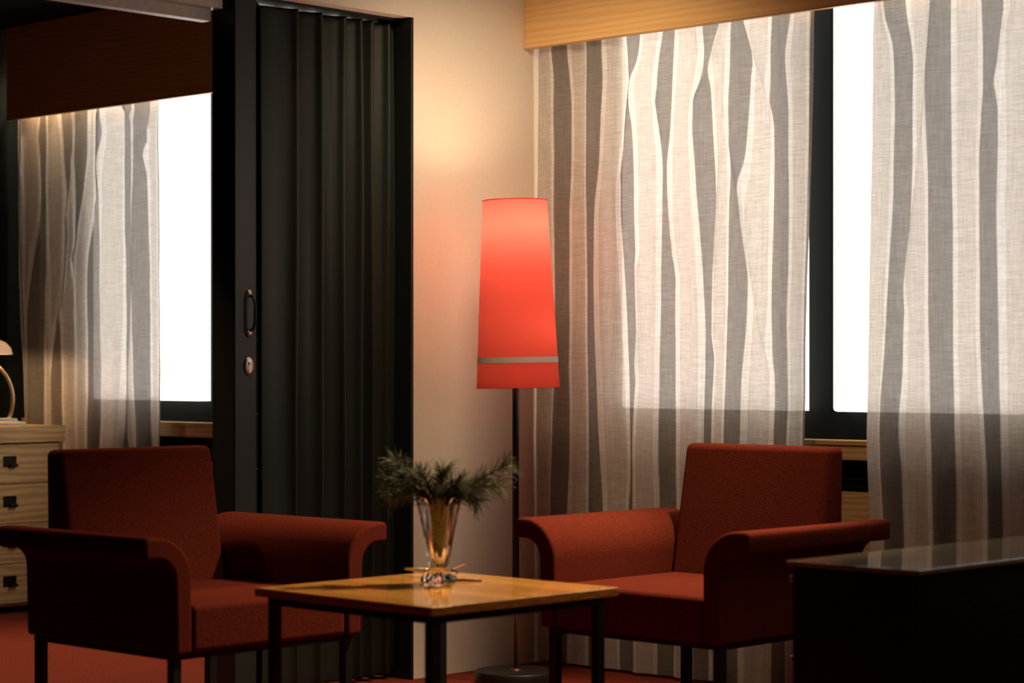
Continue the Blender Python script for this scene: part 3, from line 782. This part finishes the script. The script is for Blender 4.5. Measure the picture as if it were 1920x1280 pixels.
dlo = bpy.data.objects.new('desk_lamp_bulb', dlight); COL.objects.link(dlo); dlo.parent = dk; dlo.location = tuple(sc + Vector((0, 0, .325)))

# fitting of the added far room downlight
df = empty('added_downlight', (-1.35, -1.7, H - .07), 'added unseen downlight fitting on the black ceiling of the far room', 'ceiling light')
lathe('housing', [(.07, 0), (.07, .069), (.062, .069), (.062, 0)], M['black_metal'], df, n=32, closed=True)

dg = empty('added_spot', (1.62, -.42, H - .10), 'added unseen white spot by the right pelmet, turned to the table', 'ceiling light')
lathe('housing', [(.05, 0), (.05, .08), (.045, .08), (.045, 0)], M['alu'], dg, n=32, closed=True)
tube('stem', [(0.0475, 0, .08), (0.0475, 0, .0995)], .008, M['alu'], dg)

dg = empty('added_ring_light', (.80, -1.12, H - .07), 'added unseen ring light that brightens the window corner', 'ceiling light')
lathe('housing', [(.25, 0), (.25, .0695), (.24, .0695), (.24, 0)], M['alu'], dg, n=48, closed=True)

# ------------------------------------------------------------------ crystal vase with pine
VX, VY, VZ = 1.262, -1.840, .5002
vs = empty('glass_vase', (VX, VY, VZ), 'clear cut crystal vase holding pine sprigs on the coffee table', 'vase')
outer = [(.0001, .0), (.040, .0), (.046, .005), (.045, .016), (.036, .027), (.025, .035), (.022, .042), (.0255, .055), (.030, .075), (.0365, .110), (.044, .150), (.053, .190), (.060, .222)]
inner = [(.055, .222), (.047, .190), (.037, .150), (.028, .110), (.020, .078), (.010, .058), (.0001, .052)]
NO = len(outer)
def vmod(k, a, r, z):
    if k < NO:
        if z < .024 and r > .01: r *= 1 + .13 * abs(math.cos(4 * a)) - .04
        elif z < .11: r *= 1 + .085 * math.cos(16 * a + 60 * z)
        else: r *= 1 + .035 * math.cos(8 * a)
    if z > .2: z += .010 * math.cos(8 * a) * (1 if z > .21 else .3)
    return r, z
lathe('vase_body', outer + inner, M['glass'], vs, n=96, mod=vmod, smooth=True)

def sprig(tip, label, mid_lift=.02, n=150, ln=.050, spread=1.0, seed=0, side=None):
    rnd = random.Random(seed)
    base = Vector((VX + rnd.uniform(-.004, .004), VY + rnd.uniform(-.004, .004), VZ + .066 + seed * .0035))
    t = empty('pine_sprig', tuple(base), label, 'pine sprig', None)
    mouth = Vector((VX, VY, VZ + .215)) + (R_ * tip[0] + Vector((-.688, .725, 0)) * tip[1]) * .14
    end = Vector((VX, VY, VZ)) + R_ * tip[0] + Vector((-.688, .725, 0)) * tip[1] + Vector((0, 0, tip[2]))
    pts = []
    for k in range(15):
        s = k / 14
        a = base.lerp(mouth, min(s / .45, 1)) if s < .45 else None
        if s < .45: p = base.lerp(mouth, s / .45)
        else:
            q = (s - .45) / .55
            c = mouth.lerp(end, .5) + Vector((0, 0, mid_lift + .015))
            p = mouth * (1 - q) ** 2 + c * 2 * q * (1 - q) + end * q * q
        pts.append(p - base)
    bm = bmesh.new(); add_tube(bm, pts, [.0055 - .0043 * k / 14 for k in range(15)], 6)
    stem = finish('stem', bm, M['twig'], t, smooth=True)
    bm = bmesh.new()
    for i in range(n):
        q = .06 + .94 * rnd.random() ** .75
        LL = .019 if q < .40 else ln
        f = q * 14; k = min(int(f), 13)
        p = pts[k].lerp(pts[k + 1], f - k); d = (pts[k + 1] - pts[k]).normalized()
        v = Vector((rnd.gauss(0, 1), rnd.gauss(0, 1), rnd.gauss(0, 1))); v -= d * v.dot(d); v.normalize()
        dr = (d * rnd.uniform(.35, 1.1) + v * spread * rnd.uniform(.5, 1)).normalized()
        L = LL * rnd.uniform(.7, 1.25)
        droop = Vector((0, 0, -.12 * L))
        m1 = p + dr * L * .55; e1 = p + dr * L + droop
        add_tube(bm, [p, m1, e1], [.0008, .0007, .0003], 3, cap=False)
    nd = finish('needles', bm, M['needle'], t, smooth=True); nd['kind'] = 'stuff'
    return t
S = [((-.125, .00, .330), 'pine sprig rising steeply to the upper left of the vase', .01),
     ((-.135, -.01, .275), 'pine sprig reaching straight left from the vase rim', .02),
     ((-.125, .02, .232), 'pine sprig drooping low on the left of the vase rim', .035),
     ((-.055, -.02, .300), 'short pine sprig leaning left above the vase mouth', .01),
     ((.010, .01, .300), 'pine sprig standing upright in the middle of the vase', .00),
     ((.055, -.03, .270), 'short pine sprig leaning right above the vase mouth', .01),
     ((.185, .00, .320), 'long pine sprig stretching to the upper right in front of the lamp pole', .00),
     ((.165, .03, .255), 'pine sprig spreading level to the right of the vase', .03),
     ((.105, -.03, .222), 'pine sprig drooping over the right rim of the vase', .04)]
for i, (tp, lb, ml) in enumerate(S): sprig(tp, lb, ml, seed=i, n=430 if i in (4, 5, 7, 8) else 330)

# dish and sticks behind the vase
DX, DY = 1.150, -1.715
lathe_o = lathe('small_dish', [(.0001, 0), (.030, 0), (.046, .013), (.047, .015), (.044, .015), (.028, .004), (.0001, .004)], M['gunmetal'], None, n=40)
lathe_o.location = (DX, DY, .5002)
tag(lathe_o, 'small dark dish on the coffee table behind the vase', 'dish')
st = empty('banded_stick', (1.035, -1.748, .5180), 'pale stick with white wrapped middle and gold bands lying across the dish', 'stick')
def st_at(s): return Vector((.205 * s, -.02 * s + .01 * s, 0))
tube('tip', [st_at(0), st_at(.2)], [.0028, .004], M['tan'], st, label='tan tapered tip')
tube('wrapped_body', [st_at(.201), st_at(.3), st_at(.72)], [.0045, .0075, .0065], M['white_wrap'], st, label='white wrapped body')
for s in (.42, .50, .56): tube('band', [st_at(s), st_at(s + .02)], .0079, M['gold'], st)
tube('shaft', [st_at(.721), st_at(1)], .004, M['tan'], st)
o = tube('brown_stick', [(0, 0, 0), (-.085, .135, .0)], .0035, M['redbrown'], None); o.location = (1.167, -1.695, .5192)
tag(o, 'thin red brown stick poking out behind the vase, leaning on the dish', 'stick')
o = tube('brown_stick', [(0, 0, 0), (.055, .045, .0)], .0035, M['redbrown'], None); o.location = (1.262, -1.775, .5038)
tag(o, 'thin red brown stick lying on the table right of the vase foot', 'stick')
